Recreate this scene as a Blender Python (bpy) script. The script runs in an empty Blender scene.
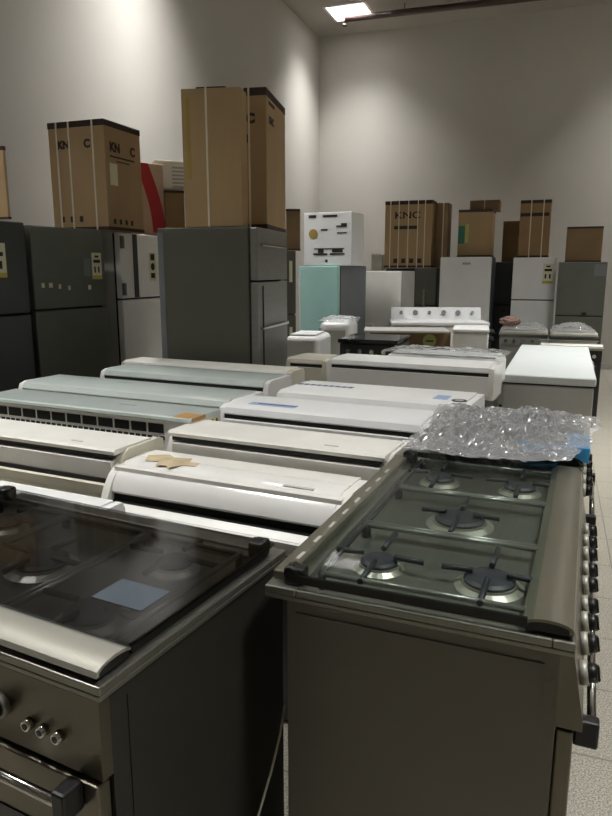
import bpy, bmesh, math, random
from math import sin, cos, tan, radians as R, degrees, pi, sqrt, atan2
from mathutils import Vector, Matrix, noise
random.seed(7)
S = bpy.context.scene
COL = S.collection

# ------------------------------------------------------------------ camera
F, TH, HC = 676.7, .200, 1.549
cam = bpy.data.cameras.new('camera'); co = bpy.data.objects.new('camera', cam); COL.objects.link(co)
co.location = (0, 0, HC); co.rotation_euler = (pi/2-TH, 0, 0)
cam.sensor_fit = 'VERTICAL'; cam.sensor_height = 36; cam.lens = F/816*36
cam.clip_start = .02
S.camera = co

def ray(px, py):
    X = (px-306)/F; Y = -(py-408)/F
    return Vector((X, cos(TH)+Y*sin(TH), -sin(TH)+Y*cos(TH)))
def at(px, py, d):
    r = ray(px, py); return Vector((0, 0, HC))+r*(d/r.y)
def on(px, py, z):
    r = ray(px, py); return Vector((0, 0, HC))+r*((z-HC)/r.z)
def fit(P, dx, dy, px):
    """length t so that P + t*(dx,dy) is seen at image column px"""
    k = (px-306)/F
    D0 = P.y*cos(TH)-(P.z-HC)*sin(TH)
    return (k*D0-P.x)/(dx-k*cos(TH)*dy)

# ------------------------------------------------------------------ materials
def lin(c):
    return tuple((v/12.92 if v <= .04045 else ((v+.055)/1.055)**2.4) for v in c)
def hexc(h):
    h = h.lstrip('#'); return lin([int(h[i:i+2], 16)/255 for i in (0, 2, 4)])
MATS = {}
def mat(name, col, rough=.5, metal=0, spec=.5, var=.06, scale=6, bump=0, bscale=40, stretch=None, coat=0, emit=0):
    if name in MATS: return MATS[name]
    m = bpy.data.materials.new(name); m.use_nodes = True
    nt = m.node_tree; b = nt.nodes['Principled BSDF']
    c = hexc(col)
    b.inputs['Roughness'].default_value = rough
    b.inputs['Metallic'].default_value = metal
    b.inputs['Specular IOR Level'].default_value = spec
    b.inputs['Coat Weight'].default_value = coat
    tc = nt.nodes.new('ShaderNodeTexCoord'); mp = nt.nodes.new('ShaderNodeMapping')
    nt.links.new(tc.outputs['Object'], mp.inputs[0])
    if stretch: mp.inputs['Scale'].default_value = stretch
    n = nt.nodes.new('ShaderNodeTexNoise'); n.inputs['Scale'].default_value = scale; n.inputs['Detail'].default_value = 4
    nt.links.new(mp.outputs[0], n.inputs['Vector'])
    r = nt.nodes.new('ShaderNodeValToRGB')
    r.color_ramp.elements[0].position = .3; r.color_ramp.elements[1].position = .7
    r.color_ramp.elements[0].color = (*[v*(1-var) for v in c], 1)
    r.color_ramp.elements[1].color = (*[min(1, v*(1+var)) for v in c], 1)
    nt.links.new(n.outputs[0], r.inputs[0]); nt.links.new(r.outputs[0], b.inputs['Base Color'])
    if bump:
        n2 = nt.nodes.new('ShaderNodeTexNoise'); n2.inputs['Scale'].default_value = bscale
        nt.links.new(mp.outputs[0], n2.inputs['Vector'])
        bp = nt.nodes.new('ShaderNodeBump'); bp.inputs['Strength'].default_value = bump; bp.inputs['Distance'].default_value = .01
        nt.links.new(n2.outputs[0], bp.inputs['Height']); nt.links.new(bp.outputs[0], b.inputs['Normal'])
    if emit:
        b.inputs['Emission Color'].default_value = (*c, 1); b.inputs['Emission Strength'].default_value = emit
    MATS[name] = m
    return m
def glassmat(name, tint, rough=.02, diff=None, dw=0., ior=1.5, solid=True):
    """a thin pane: clear tinted pass-through with a fresnel gloss"""
    if name in MATS: return MATS[name]
    m = bpy.data.materials.new(name); m.use_nodes = True; nt = m.node_tree; nt.nodes.clear()
    o = nt.nodes.new('ShaderNodeOutputMaterial'); t = nt.nodes.new('ShaderNodeBsdfTransparent')
    g = nt.nodes.new('ShaderNodeBsdfGlossy'); fr = nt.nodes.new('ShaderNodeFresnel'); mx = nt.nodes.new('ShaderNodeMixShader')
    t.inputs[0].default_value = (*tint, 1); g.inputs['Roughness'].default_value = rough; fr.inputs[0].default_value = ior
    base = t
    if diff:
        d = nt.nodes.new('ShaderNodeBsdfDiffuse'); d.inputs[0].default_value = (*diff, 1)
        m2 = nt.nodes.new('ShaderNodeMixShader'); m2.inputs[0].default_value = dw
        nt.links.new(t.outputs[0], m2.inputs[1]); nt.links.new(d.outputs[0], m2.inputs[2]); base = m2
    ge = nt.nodes.new('ShaderNodeNewGeometry'); sb = nt.nodes.new('ShaderNodeMath'); sb.operation = 'SUBTRACT'; sb.inputs[0].default_value = 1
    mu = nt.nodes.new('ShaderNodeMath'); mu.operation = 'MULTIPLY'; ab = 1
    nt.links.new(ge.outputs['Backfacing'], sb.inputs[1]); nt.links.new(sb.outputs[0], mu.inputs[1]); nt.links.new(fr.outputs[0], mu.inputs[0])
    nt.links.new(mu.outputs[0] if solid else fr.outputs[0], mx.inputs[0]); nt.links.new(base.outputs[0], mx.inputs[1]); nt.links.new(g.outputs[0], mx.inputs[2])
    nt.links.new(mx.outputs[0], o.inputs[0]); MATS[name] = m
    return m

CARD = mat('cardboard', '#a38965', .85, var=.07, scale=5, bump=.05, stretch=(1, 1, .3))
CARD2 = mat('cardboard_dark', '#8f7350', .85, var=.08, scale=5)
CARD3 = mat('cardboard_deep_brown', '#7d6647', .85, var=.1, scale=4)  # darkest of the three cardboard browns
BAND = mat('carton_dark_print', '#33251d', .8)
INK = mat('carton_ink', '#2a2018', .8)
STRAP = mat('white_strap', '#d9d2bd', .5)
WHITE = mat('white_enamel', '#e9eaea', .35, var=.02)
WHITE2 = mat('white_plastic', '#f0f0ee', .3, var=.03)
GLOSSW = mat('gloss_white_plastic', '#efeeea', .16, var=.02, coat=.3)
CREAM = mat('cream_plastic', '#edebe4', .35, var=.04)
CREAM2 = mat('yellowed_plastic', '#dedac9', .4, var=.06)
GREYP = mat('grey_plastic', '#b7b6b0', .4, var=.03)
SLOT = mat('dark_slot', '#0d0d0c', .7)
BLACK = mat('black_plastic', '#141413', .4)
DARKF = mat('dark_grey_steel', '#5f625b', .42, .1, var=.06, scale=3)
DARKF2 = mat('charcoal_steel', '#424445', .45, .3, var=.05, scale=3)
GREYF = mat('grey_laminate', '#56564d', .45, .15, var=.05, scale=3)
SILV = mat('silver_door', '#8a8b85', .35, .55, var=.06, scale=5, stretch=(1, 1, 6))
STEEL = mat('brushed_steel', '#8d8c83', .36, .8, var=.07, scale=9, stretch=(1, 14, 1))
STEELD = mat('dull_steel_panel', '#6e6b62', .45, .55, var=.05, scale=2)
STEELF = mat('tarnished_steel_front', '#716c5f', .32, .85, var=.2, scale=4)
ALU = mat('satin_aluminium', '#aeaca1', .5, .45, var=.03)
ALUB = mat('bronzed_aluminium', '#7f7b6c', .36, .65, var=.03)
CHROME = mat('chrome', '#d0d0cc', .12, 1)
IRON = mat('cast_iron_grey', '#35353a', .5, .3)
WIRE = mat('pale_enamel_wire', '#8d8d86', .3, .6)
BURN = mat('burner_ring_alu', '#b9b4a6', .35, .7)
CAPM = mat('burner_cap', '#34343a', .5)
STICK = mat('sticker_paper', '#d5d2b4', .7)
STICKY = mat('sticker_yellow', '#b9a94a', .7)
STICKR = mat('sticker_orange', '#b98a4a', .7)
BLUEINK = mat('blue_print', '#4e5b8e', .6)
PALEBLUE = mat('pale_blue_label', '#9db2d6', .5)
TAPE = mat('brown_paper_tape', '#c2b08f', .7, var=.18, scale=18)
TEAL = mat('pale_teal_enamel', '#a6d0c9', .4, var=.03)
GREYS = mat('grey_side', '#6d7174', .5, var=.05)
RED = mat('red_print', '#a02028', .7)
REDW = mat('pale_box_print', '#b49a86', .8)
GREEN = mat('green_print', '#2c6b55', .7)
LIME = mat('lime_label', '#a6b06a', .7)
BLUEF = mat('blue_protective_film', '#3b8fc4', .3, var=.1, scale=10)
PALEGL = mat('pale_green_glass_panel', '#cfdad5', .07, var=.03, coat=.5)
LENS = mat('dark_reflective_glass', '#1b1c1e', .08)
PINK = mat('pinkish_wrap_tape', '#8d7268', .7, var=.2)
CABLE = mat('ivory_cable', '#b5b09a', .5)
OCHRE = mat('ochre_print', '#9b8440', .7)
PIPE = mat('brown_pipe_paint', '#4a3833', .5)
GLASSC = glassmat('clear_lid_glass', (.90, .94, .93), .04, ior=1.42)
GLASSD = glassmat('smoked_lid_glass', (.56, .57, .58), .07, ior=1.4)
FILM = glassmat('crumpled_clear_film', (.9, .91, .91), .13, (.85, .86, .86), .28, 1.6, solid=False)
FILM2 = glassmat('thin_clear_film', (.9, .91, .91), .12, (.8, .81, .81), .22, 1.55, solid=False)

# ------------------------------------------------------------------ mesh builder
class MB:
    def __init__(self): self.bm = bmesh.new(); self.mi = 0
    def _merge(self, t, mi, smooth=False):
        for f in t.faces: f.material_index = mi; f.smooth = smooth
        me = bpy.data.meshes.new('t'); t.to_mesh(me); t.free()
        self.bm.from_mesh(me); bpy.data.meshes.remove(me)
        return self
    def box(self, x0, x1, y0, y1, z0, z1, mi=0, bev=0, seg=2):
        t = bmesh.new(); bmesh.ops.create_cube(t, size=1)
        bmesh.ops.scale(t, vec=(abs(x1-x0), abs(y1-y0), abs(z1-z0)), verts=t.verts)
        bmesh.ops.translate(t, vec=((x0+x1)/2, (y0+y1)/2, (z0+z1)/2), verts=t.verts)
        if bev: bmesh.ops.bevel(t, geom=list(t.edges), offset=bev, segments=seg, affect='EDGES', profile=.5)
        return self._merge(t, mi)
    def cyl(self, p0, p1, r, mi=0, seg=16, r2=None, smooth=True):
        p0, p1 = Vector(p0), Vector(p1); v = p1-p0
        t = bmesh.new()
        bmesh.ops.create_cone(t, cap_ends=True, segments=seg, radius1=r, radius2=r if r2 is None else r2, depth=v.length)
        M = Matrix.Translation((p0+p1)/2) @ v.to_track_quat('Z', 'Y').to_matrix().to_4x4()
        bmesh.ops.transform(t, matrix=M, verts=t.verts)
        for f in t.faces: f.smooth = smooth and len(f.verts) == 4
        for f in t.faces: f.material_index = mi
        me = bpy.data.meshes.new('t'); t.to_mesh(me); t.free(); self.bm.from_mesh(me); bpy.data.meshes.remove(me)
        return self
    def prism(self, prof, x0, x1, mi=0, smooth=False):
        """closed (y,z) outline swept along x"""
        t = bmesh.new()
        a = [t.verts.new((x0, y, z)) for y, z in prof]; b = [t.verts.new((x1, y, z)) for y, z in prof]
        n = len(prof)
        fs = []
        for i in range(n):
            j = (i+1) % n; fs.append(t.faces.new((a[i], b[i], b[j], a[j])))
        t.faces.new(a[::-1]); t.faces.new(b)
        bmesh.ops.recalc_face_normals(t, faces=list(t.faces))
        for f in t.faces: f.material_index = mi
        for f in fs: f.smooth = smooth
        if smooth:
            for e in t.edges:
                if len(e.link_faces) == 2 and e.calc_face_angle(0) > .6: e.smooth = False
        me = bpy.data.meshes.new('t'); t.to_mesh(me); t.free(); self.bm.from_mesh(me); bpy.data.meshes.remove(me)
        return self
    def tube(self, pts, r, mi=0, seg=8):
        pts = [Vector(p) for p in pts]; t = bmesh.new(); rings = []
        for i, p in enumerate(pts):
            d = (pts[min(i+1, len(pts)-1)]-pts[max(i-1, 0)]).normalized()
            q = d.to_track_quat('Z', 'Y')
            rings.append([t.verts.new(p+q @ Vector((r*cos(2*pi*k/seg), r*sin(2*pi*k/seg), 0))) for k in range(seg)])
        for a, b in zip(rings, rings[1:]):
            for k in range(seg): t.faces.new((a[k], a[(k+1) % seg], b[(k+1) % seg], b[k]))
        t.faces.new(rings[0][::-1]); t.faces.new(rings[-1])
        bmesh.ops.recalc_face_normals(t, faces=list(t.faces))
        return self._merge(t, mi, True)
    def lathe(self, prof, c, mi=0, seg=28):
        """(r,z) profile spun about a vertical axis through c"""
        t = bmesh.new(); rings = []
        for r, z in prof:
            rings.append([t.verts.new((c[0]+r*cos(2*pi*k/seg), c[1]+r*sin(2*pi*k/seg), c[2]+z)) for k in range(seg)])
        for a, b in zip(rings, rings[1:]):
            for k in range(seg): t.faces.new((a[k], a[(k+1) % seg], b[(k+1) % seg], b[k]))
        t.faces.new(rings[0][::-1]); t.faces.new(rings[-1])
        bmesh.ops.recalc_face_normals(t, faces=list(t.faces))
        return self._merge(t, mi, False)
    def build(self, name, mats, parent=None, kind=None, label=None):
        me = bpy.data.meshes.new(name); self.bm.to_mesh(me); self.bm.free()
        for m in (mats if isinstance(mats, (list, tuple)) else [mats]): me.materials.append(m)
        o = bpy.data.objects.new(name, me); COL.objects.link(o)
        if parent: o.parent = parent
        if kind: o['kind'] = kind
        if label: o['label'] = label
        return o
def thing(name, label, cat, loc=(0, 0, 0), rz=0, group=None):
    o = bpy.data.objects.new(name, None); COL.objects.link(o); o.empty_display_size = .1
    o.location = loc; o.rotation_euler = (0, 0, rz); o['label'] = label; o['category'] = cat
    if group: o['group'] = group
    return o
def tag(o, label, cat, group=None):
    o['label'] = label; o['category'] = cat
    if group: o['group'] = group
    return o
def text_mesh(body, size, name, m, parent, M, bold=.0, align='LEFT', sx=1):
    c = bpy.data.curves.new('txt', 'FONT'); c.body = body; c.size = size; c.offset = bold; c.extrude = .0006; c.align_x = align
    o = bpy.data.objects.new('txt', c); COL.objects.link(o)
    bpy.context.view_layer.update()
    me = bpy.data.meshes.new_from_object(o.evaluated_get(bpy.context.evaluated_depsgraph_get()))
    bpy.data.objects.remove(o); bpy.data.curves.remove(c)
    me.transform(M @ Matrix.Diagonal((sx, 1, 1, 1))); me.materials.clear(); me.materials.append(m); me.name = name
    q = bpy.data.objects.new(name, me); COL.objects.link(q); q.parent = parent
    return q
def face_front(x, y, z):     # text standing on a local -y face
    return Matrix.Translation((x, y, z)) @ Matrix.Rotation(pi/2, 4, 'X')
def face_left(x, y, z):      # text on a local -x face (read from -x), running towards -y
    return Matrix.Translation((x, y, z)) @ Matrix.Rotation(-pi/2, 4, 'Z') @ Matrix.Rotation(pi/2, 4, 'X')
def face_right(x, y, z):
    return Matrix.Translation((x, y, z)) @ Matrix.Rotation(pi/2, 4, 'Z') @ Matrix.Rotation(pi/2, 4, 'X')
def face_top(x, y, z, rz=0):
    return Matrix.Translation((x, y, z)) @ Matrix.Rotation(rz, 4, 'Z')

# ------------------------------------------------------------------ the room
YAW = R(-20)
u = Vector((cos(YAW), sin(YAW), 0))      # along the back wall
v = Vector((-sin(YAW), cos(YAW), 0))     # along the left wall, away
CD = 12.4
cor = at(320, 38, CD); ZC = cor.z; c0 = Vector((cor.x, cor.y, 0))
WL, WB = 17., 13.
def roomM(): return Matrix.Translation(c0) @ Matrix.Rotation(YAW, 4, 'Z')

def wallmat():
    m = bpy.data.materials.new('painted_plaster'); m.use_nodes = True; nt = m.node_tree; b = nt.nodes['Principled BSDF']
    b.inputs['Roughness'].default_value = .75; b.inputs['Specular IOR Level'].default_value = .25
    tc = nt.nodes.new('ShaderNodeTexCoord'); n = nt.nodes.new('ShaderNodeTexNoise'); n.inputs['Scale'].default_value = .6; n.inputs['Detail'].default_value = 5
    r = nt.nodes.new('ShaderNodeValToRGB')
    r.color_ramp.elements[0].position = .3; r.color_ramp.elements[1].position = .7
    r.color_ramp.elements[0].color = (*hexc('#bbb7b0'), 1); r.color_ramp.elements[1].color = (*hexc('#c3bfb8'), 1)
    nt.links.new(tc.outputs['Object'], n.inputs['Vector']); nt.links.new(n.outputs[0], r.inputs[0]); nt.links.new(r.outputs[0], b.inputs['Base Color'])
    return m
def floormat():
    m = bpy.data.materials.new('speckled_terrazzo_tile'); m.use_nodes = True; nt = m.node_tree; b = nt.nodes['Principled BSDF']
    b.inputs['Roughness'].default_value = .3
    tc = nt.nodes.new('ShaderNodeTexCoord')
    vo = nt.nodes.new('ShaderNodeTexNoise'); vo.inputs['Scale'].default_value = 170; vo.inputs['Detail'].default_value = 3
    r = nt.nodes.new('ShaderNodeValToRGB')
    for e, (p, c) in zip(r.color_ramp.elements, ((.38, '#7d786c'), (.6, '#bcb7a9'))): e.position = p; e.color = (*hexc(c), 1)
    br = nt.nodes.new('ShaderNodeTexBrick'); br.offset = 0; br.inputs['Scale'].default_value = 1
    br.inputs['Brick Width'].default_value = .4; br.inputs['Row Height'].default_value = .4; br.inputs['Mortar Size'].default_value = .004
    br.inputs['Mortar'].default_value = (*hexc('#7d786c'), 1)
    nt.links.new(tc.outputs['Object'], vo.inputs['Vector']); nt.links.new(vo.outputs[0], r.inputs[0])
    nt.links.new(tc.outputs['Object'], br.inputs['Vector'])
    nt.links.new(r.outputs[0], br.inputs['Color1']); nt.links.new(r.outputs[0], br.inputs['Color2'])
    nt.links.new(br.outputs['Color'], b.inputs['Base Color'])
    return m
PL = wallmat()
CEIL = mat('ceiling_paint', '#aaa59c', .85, var=.03, scale=1)
def struct(name, x0, x1, y0, y1, z0, z1, m):
    o = MB().box(x0, x1, y0, y1, z0, z1).build(name, m); o.matrix_world = roomM(); o['kind'] = 'structure'; return o
# local room frame: x along back wall from the corner, y along the left wall (0 = back wall, negative towards the viewer)
struct('floor', -.2, WB+.2, -WL-.2, .2, -.1, 0, floormat())
struct('wall_left', -.2, 0, -WL, 0, 0, ZC, PL)
struct('wall_back', -.2, WB+.2, 0, .2, 0, ZC, PL)
struct('wall_right', WB, WB+.2, -WL, 0, 0, ZC, PL)
struct('wall_front', -.2, WB+.2, -WL-.2, -WL, 0, ZC, PL)
struct('baseboard_left', 0, .015, -WL, 0, 0, .1, GREYP)
struct('baseboard_back', .015, WB, -.015, 0, 0, .1, GREYP)

# lights of the room: recessed louvre troffers, 0.6 m square
LS = 4.75
l1 = on(350, 12, ZC); rel = l1-cor
L0x, L0y = rel.dot(u), rel.dot(v)
lamps = []
cells = []
for j in range(4):
    for i in range(3):
        x, y = L0x+i*LS, L0y-j*LS
        if x > WB-.4 or y < -WL+.4: continue
        cells.append((x, y, i, j))
# ceiling slab with real openings for the troffers
bmc = MB(); xs = sorted({c[0] for c in cells}); ys = sorted({c[1] for c in cells})
xe = [-.2]+[q for x in xs for q in (x-.3, x+.3)]+[WB+.2]; ye = [-WL-.2]+[q for y in ys for q in (y-.3, y+.3)]+[.2]
for a in range(len(xe)-1):
    for b_ in range(len(ye)-1):
        if a % 2 == 1 and b_ % 2 == 1: continue
        bmc.box(xe[a], xe[a+1], ye[b_], ye[b_+1], ZC, ZC+.12)
oc = bmc.build('ceiling', CEIL); oc.matrix_world = roomM(); oc['kind'] = 'structure'
HOUS = mat('troffer_white_sheet', '#e8e8e4', .4)
LOUV = mat('bright_louvre_aluminium', '#d8d8d6', .25, .6)
POWER = {0: 76, 1: 135, 2: 105, 3: 6}
TUBE = mat('fluorescent_tube', '#f4f6ff', .5, emit=5)
TUBEO = mat('unlit_tube', '#e0e0de', .5)
for x, y, i, j in cells:
    lab = {(0, 0): 'lit square louvred ceiling light by the far left corner, beside the brown pipe'}.get((i, j), 'square louvred ceiling light number out of view, row %s from back wall, column %s from left wall' % (['one', 'two', 'three', 'four'][j], ['one', 'two', 'three'][i]))
    lab = lab.replace(' number out of view', '')
    p = c0+u*x+v*y
    t = thing('ceiling_light', lab, 'ceiling light', (p.x, p.y, ZC), YAW, 'recessed ceiling lights')
    h = MB().box(-.299, .299, -.299, .299, .105, .115)
    for s in (-1, 1):
        h.box(s*.299, s*.292, -.299, .299, 0, .105); h.box(-.292, .292, s*.299, s*.292, 0, .105)
    h.box(-.33, .33, -.33, -.292, -.006, -.001).box(-.33, .33, .292, .33, -.006, -.001).box(-.33, -.292, -.292, .292, -.006, -.001).box(.292, .33, -.292, .292, -.006, -.001)
    h.build('housing', HOUS, t)
    lv = MB()
    for k in range(1, 8): lv.box(-.29, .29, -.29+.0725*k-.002, -.29+.0725*k+.002, .0, .045)
    for k in range(1, 5): lv.box(-.29+.116*k-.002, -.29+.116*k+.002, -.29, .29, .0, .045)
    lv.build('louvre', LOUV, t)
    for k in range(4):
        MB().cyl((-.232+.155*k, -.28, .085), (-.232+.155*k, .28, .085), .012, seg=10).build('tube', TUBE, t)
    ld = bpy.data.lights.new('troffer_lamp', 'AREA'); ld.shape = 'SQUARE'; ld.size = .56; ld.energy = POWER[j]*({(0, 1): .72, (1, 1): 1.35}.get((i, j), 1))
    ld.color = (1, .992, .975); ld.spread = R(98)
    lo = bpy.data.objects.new('troffer_lamp', ld); COL.objects.link(lo); lo.parent = t; lo.location = (0, 0, .062)

# pipe under the ceiling
pa, pb = on(345, 19, ZC-.12), on(513, 0, ZC-.12)
dpipe = (pb-pa).normalized()
t = thing('pipe', 'thin brown pipe hanging below the ceiling, running from the lit ceiling light', 'pipe', (pa.x, pa.y, ZC-.12), atan2(dpipe.y, dpipe.x))
MB().cyl((0, 0, 0), (9, 0, 0), .045, seg=14).build('tube', PIPE, t)
MB().cyl((0, 0, 0), (0, 0, -.07), .03, seg=12).cyl((0, 0, -.07), (0, 0, -.1), .035, seg=12).build('sprinkler_head', PIPE, t)
for k in range(4): MB().cyl((.9+2.4*k, 0, 0), (.9+2.4*k, 0, .12), .008, seg=8).box(.88+2.4*k, .92+2.4*k, -.03, .03, -.027, .03).build('hanger', PIPE, t)

# ------------------------------------------------------------------ gas cookers
def knob_mesh(x, z):
    return MB().cyl((x, 0, z), (x, -.014, z), .023, 0, 20).cyl((x, -.014, z), (x, -.030, z), .019, 1, 20, .017).box(x-.004, x+.004, -.034, -.02, z-.016, z+.016, 1, .002).box(x-.0014, x+.0014, -.0352, -.028, z-.002, z+.015, 2)
def cooker(loc, rz, W, D, label, glass, side, front, knobs, burners, rail, group=None, H=.91, vents=True, BI=.05, tilt=0):
    t = thing('gas_cooker', label, 'cooker', loc, rz, group)
    g = .03   # rim height under the lid
    b = MB().box(.0, .012, .02, D-BI, .06, H-.0265).box(W-.012, W, .02, D-BI, .06, H-.0265).box(.012, W-.012, D-BI-.015, D-BI, .06, H-.0265).box(.012, W-.012, .03, D-.02, .06, .08)
    b.box(-.003, 0, .045, .05, .08, H-.05).box(-.003, 0, .05, D-BI-.02, H-.055, H-.05)
    b.box(W, W+.002, .06, .064, .08, H-.05)
    b.build('body', side, t)
    for x in (.05, W-.05):
        for y in (.06, D-.1): MB().cyl((x, y, 0), (x, y, .062), .02).build('foot', BLACK, t)
    # worktop: a shallow tray with a raised rim
    o_ = .004
    wt = MB().box(-o_, W+o_, -o_, D, H-.026, H-.016, 0, .002).box(-o_, W+o_, -o_, .035, H-.016, H, 0, .003).box(-o_, W+o_, D-.07, D, H-.016, H, 0, .003).box(-o_, .018, .035, D-.07, H-.016, H, 0, .003).box(W-.018, W+o_, .035, D-.07, H-.016, H, 0, .003)
    wt.build('worktop', STEEL, t)
    # control panel
    pn = MB().prism([(-.003, H-.0265), (.02, H-.0265), (.02, H-.17), (-.004-tilt, H-.17), (-.004-tilt, H-.155)], 0, W)
    pn.build('control_panel', front, t)
    for kx in knobs: 
        k = knob_mesh(kx, 0).build('knob', [ALU, BLACK, STICK], t); k.location = (0, -.0035-tilt*.6, H-.1); k.rotation_euler = (-atan2(tilt, .13), 0, 0)
    # oven door
    od = MB().box(.006, W-.006, -.012, .018, .16, H-.178, 0, .004).build('oven_door', front, t)
    MB().box(.09, W-.09, -.0145, -.012, .27, H-.30).build('window', LENS, od)
    hd = MB().cyl((.06, -.044, H-.2), (W-.06, -.044, H-.2), .009, 0, 14)
    hd.box(.035, .065, -.056, -.012, H-.225, H-.172, 1, .005).box(W-.065, W-.035, -.056, -.012, H-.225, H-.172, 1, .005)
    hd.build('handle', [CHROME, BLACK], od)
    MB().box(.006, W-.006, -.008, .018, .065, .15, 0, .003).build('drawer_front', front, t)
    # burners
    for bx, by, br in burners:
        q = MB().lathe([(br*1.25, 0), (br*1.25, .004), (br*1.0, .012), (br*.98, .016)], (bx, by, H-.016)).build('burner', BURN, t)
        MB().lathe([(br*.9, 0), (br*.92, .006), (br*.8, .011), (0.004, .012)], (bx, by, H)).build('burner_cap', CAPM, q)
    # pan supports: one per column of burners
    cols = sorted({round(b_[0], 2) for b_ in burners})
    for ci, cx in enumerate(cols):
        hw = (W-.1)/len(cols)/2-.008; gx = .05+(W-.1)/len(cols)*(ci+.5)
        m = MB(); z = H+.017; y0, y1 = .075, D-.105
        for x in (gx-hw, gx+hw): m.cyl((x, y0, z), (x, y1, z), .0065, 0, 8)
        for y in (y0, y1): m.cyl((gx-hw, y, z), (gx+hw, y, z), .005, 1, 8)
        for (bx, by, br) in [b_ for b_ in burners if abs(b_[0]-cx) < .02]:
            for a in range(4):
                dx, dy = cos(a*pi/2), sin(a*pi/2)
                m.cyl((bx+dx*.035, by+dy*.035, z+.003), (bx+dx*min(hw, .14), by+dy*.1, z), .0065, 1, 8)
        for x in (gx-hw, gx+hw):
            for y in (y0, y1): m.cyl((x, y, H-.0155), (x, y, z+.004), .009, 1, 8)
        m.build('pan_support', [WIRE, IRON], t)
    # glass lid with its front rail and back hinge strip
    z = H+.03
    ld = MB().box(-.004, W+.004, .07, D-.05, z, z+.006, 0, .0015).build('glass_lid', glass, t)
    for x in (.002, W-.008): MB().box(x, x+.006, .08, D-.075, z-.018, z).build('shadow_gap_strip', BLACK, ld)  # black strips drawn in for the shadow gap below the glass edges
    RP = []
    for k in range(9):
        a = pi*k/8; RP.append((.045-.046*cos(a), H+.012+.020*sin(a)**.8))
    RP2 = [(.045-.040*cos(pi*k/8), H+.012+.014*sin(pi*k/8)**.8) for k in range(8, -1, -1)]
    MB().prism(RP+RP2, .004, W-.004, 0, True).build('rail', rail, ld)
    RC = [(.045-.039*cos(pi*k/8), H+.006+.020*sin(pi*k/8)**.8) for k in range(9)]
    MB().prism(RC, .008, .03).build('rail_end_cap', BLACK, ld); MB().prism(RC, W-.03, W-.008).build('rail_end_cap', BLACK, ld)
    hs = MB().box(.03, W-.03, D-.048, D-.004, H, H+(.02 if vents else .008), 0, .004)
    for k in range(int((W-.2)/.1) if vents else 0): hs.box(.1+k*.1, .14+k*.1, D-.034, D-.026, H+.0195, H+.0205, 1)
    hs.build('hinge_strip', [rail if rail is ALUB else STEEL, GREYP], t)
    for x in (.012, W-.052): MB().box(x, x+.035, D-.08, D-.035, H+.0, H+.038, 0, .006).cyl((x, D-.05, H+.026), (x+.035, D-.05, H+.026), .013).build('hinge', BLACK, ld)
    return t

A1 = -.392; d1 = Vector((cos(A1), sin(A1), 0)); w1 = Vector((-sin(A1), cos(A1), 0)); P1 = Vector((-.085, 1.309, 0)); W1 = 1.05
org1 = P1+d1*.6
k1 = [.08, .19, .28, .36, .47, .56, .66, .75, .84]
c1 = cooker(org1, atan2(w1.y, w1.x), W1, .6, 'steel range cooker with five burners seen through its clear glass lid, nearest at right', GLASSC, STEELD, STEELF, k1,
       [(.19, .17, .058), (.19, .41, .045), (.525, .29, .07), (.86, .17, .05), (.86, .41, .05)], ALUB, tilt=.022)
# its mains lead, hanging in the gap
def to_local(t, p):
    return Matrix.Rotation(-t.rotation_euler.z, 4, 'Z') @ (p-t.location)
gl = [to_local(c1, p) for p in (at(285, 705, 1.33), at(280, 735, 1.32), at(271, 772, 1.30), at(257, 820, 1.27), at(240, 880, 1.24), at(225, 960, 1.22))]
MB().tube(gl, .0028).build('power_cord', CABLE, c1, label='pale cable hanging between the two front cookers')

a2 = 1.095; d2 = Vector((cos(a2), sin(a2), 0)); x2 = Vector((sin(a2), -cos(a2), 0)); FR2 = Vector((-.325, .953, 0)); W2 = .9
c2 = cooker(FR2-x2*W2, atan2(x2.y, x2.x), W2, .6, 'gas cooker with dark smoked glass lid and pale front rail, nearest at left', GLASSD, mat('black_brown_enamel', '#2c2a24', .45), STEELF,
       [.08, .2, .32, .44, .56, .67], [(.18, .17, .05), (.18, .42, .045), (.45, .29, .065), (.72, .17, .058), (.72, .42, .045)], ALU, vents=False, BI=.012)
for x in (.74, .775, .81):
    MB().cyl((x, -.003, .795), (x, -.017, .795), .011, 0, 14, .009).cyl((x, -.017, .795), (x, -.018, .795), .006, 1, 12).build('push_button', [CHROME, BLACK], c2)
MB().box(.725, .845, .165, .25, .9465, .9472).build('lid_rectangle', mat('blue_grey_flat', '#4d5761', .5), c2, label='pale blue rectangle on the dark lid')  # thin blue-grey rectangle just above the lid glass

# cooker behind the right-hand one, under the plastic
org3 = org1+w1*(W1+.07)+d1*.0
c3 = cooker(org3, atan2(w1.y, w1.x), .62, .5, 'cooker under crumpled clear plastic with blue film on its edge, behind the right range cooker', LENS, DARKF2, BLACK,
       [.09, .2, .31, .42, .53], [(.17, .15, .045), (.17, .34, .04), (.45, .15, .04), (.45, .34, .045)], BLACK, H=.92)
MB().box(.012, .02, -.018, .2, .935, .985, 0, .002).box(.02, .3, -.02, .06, .957, .962, 0).build('protective_film', BLUEF, c3, label='blue protective film on the cooker edge')

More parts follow.
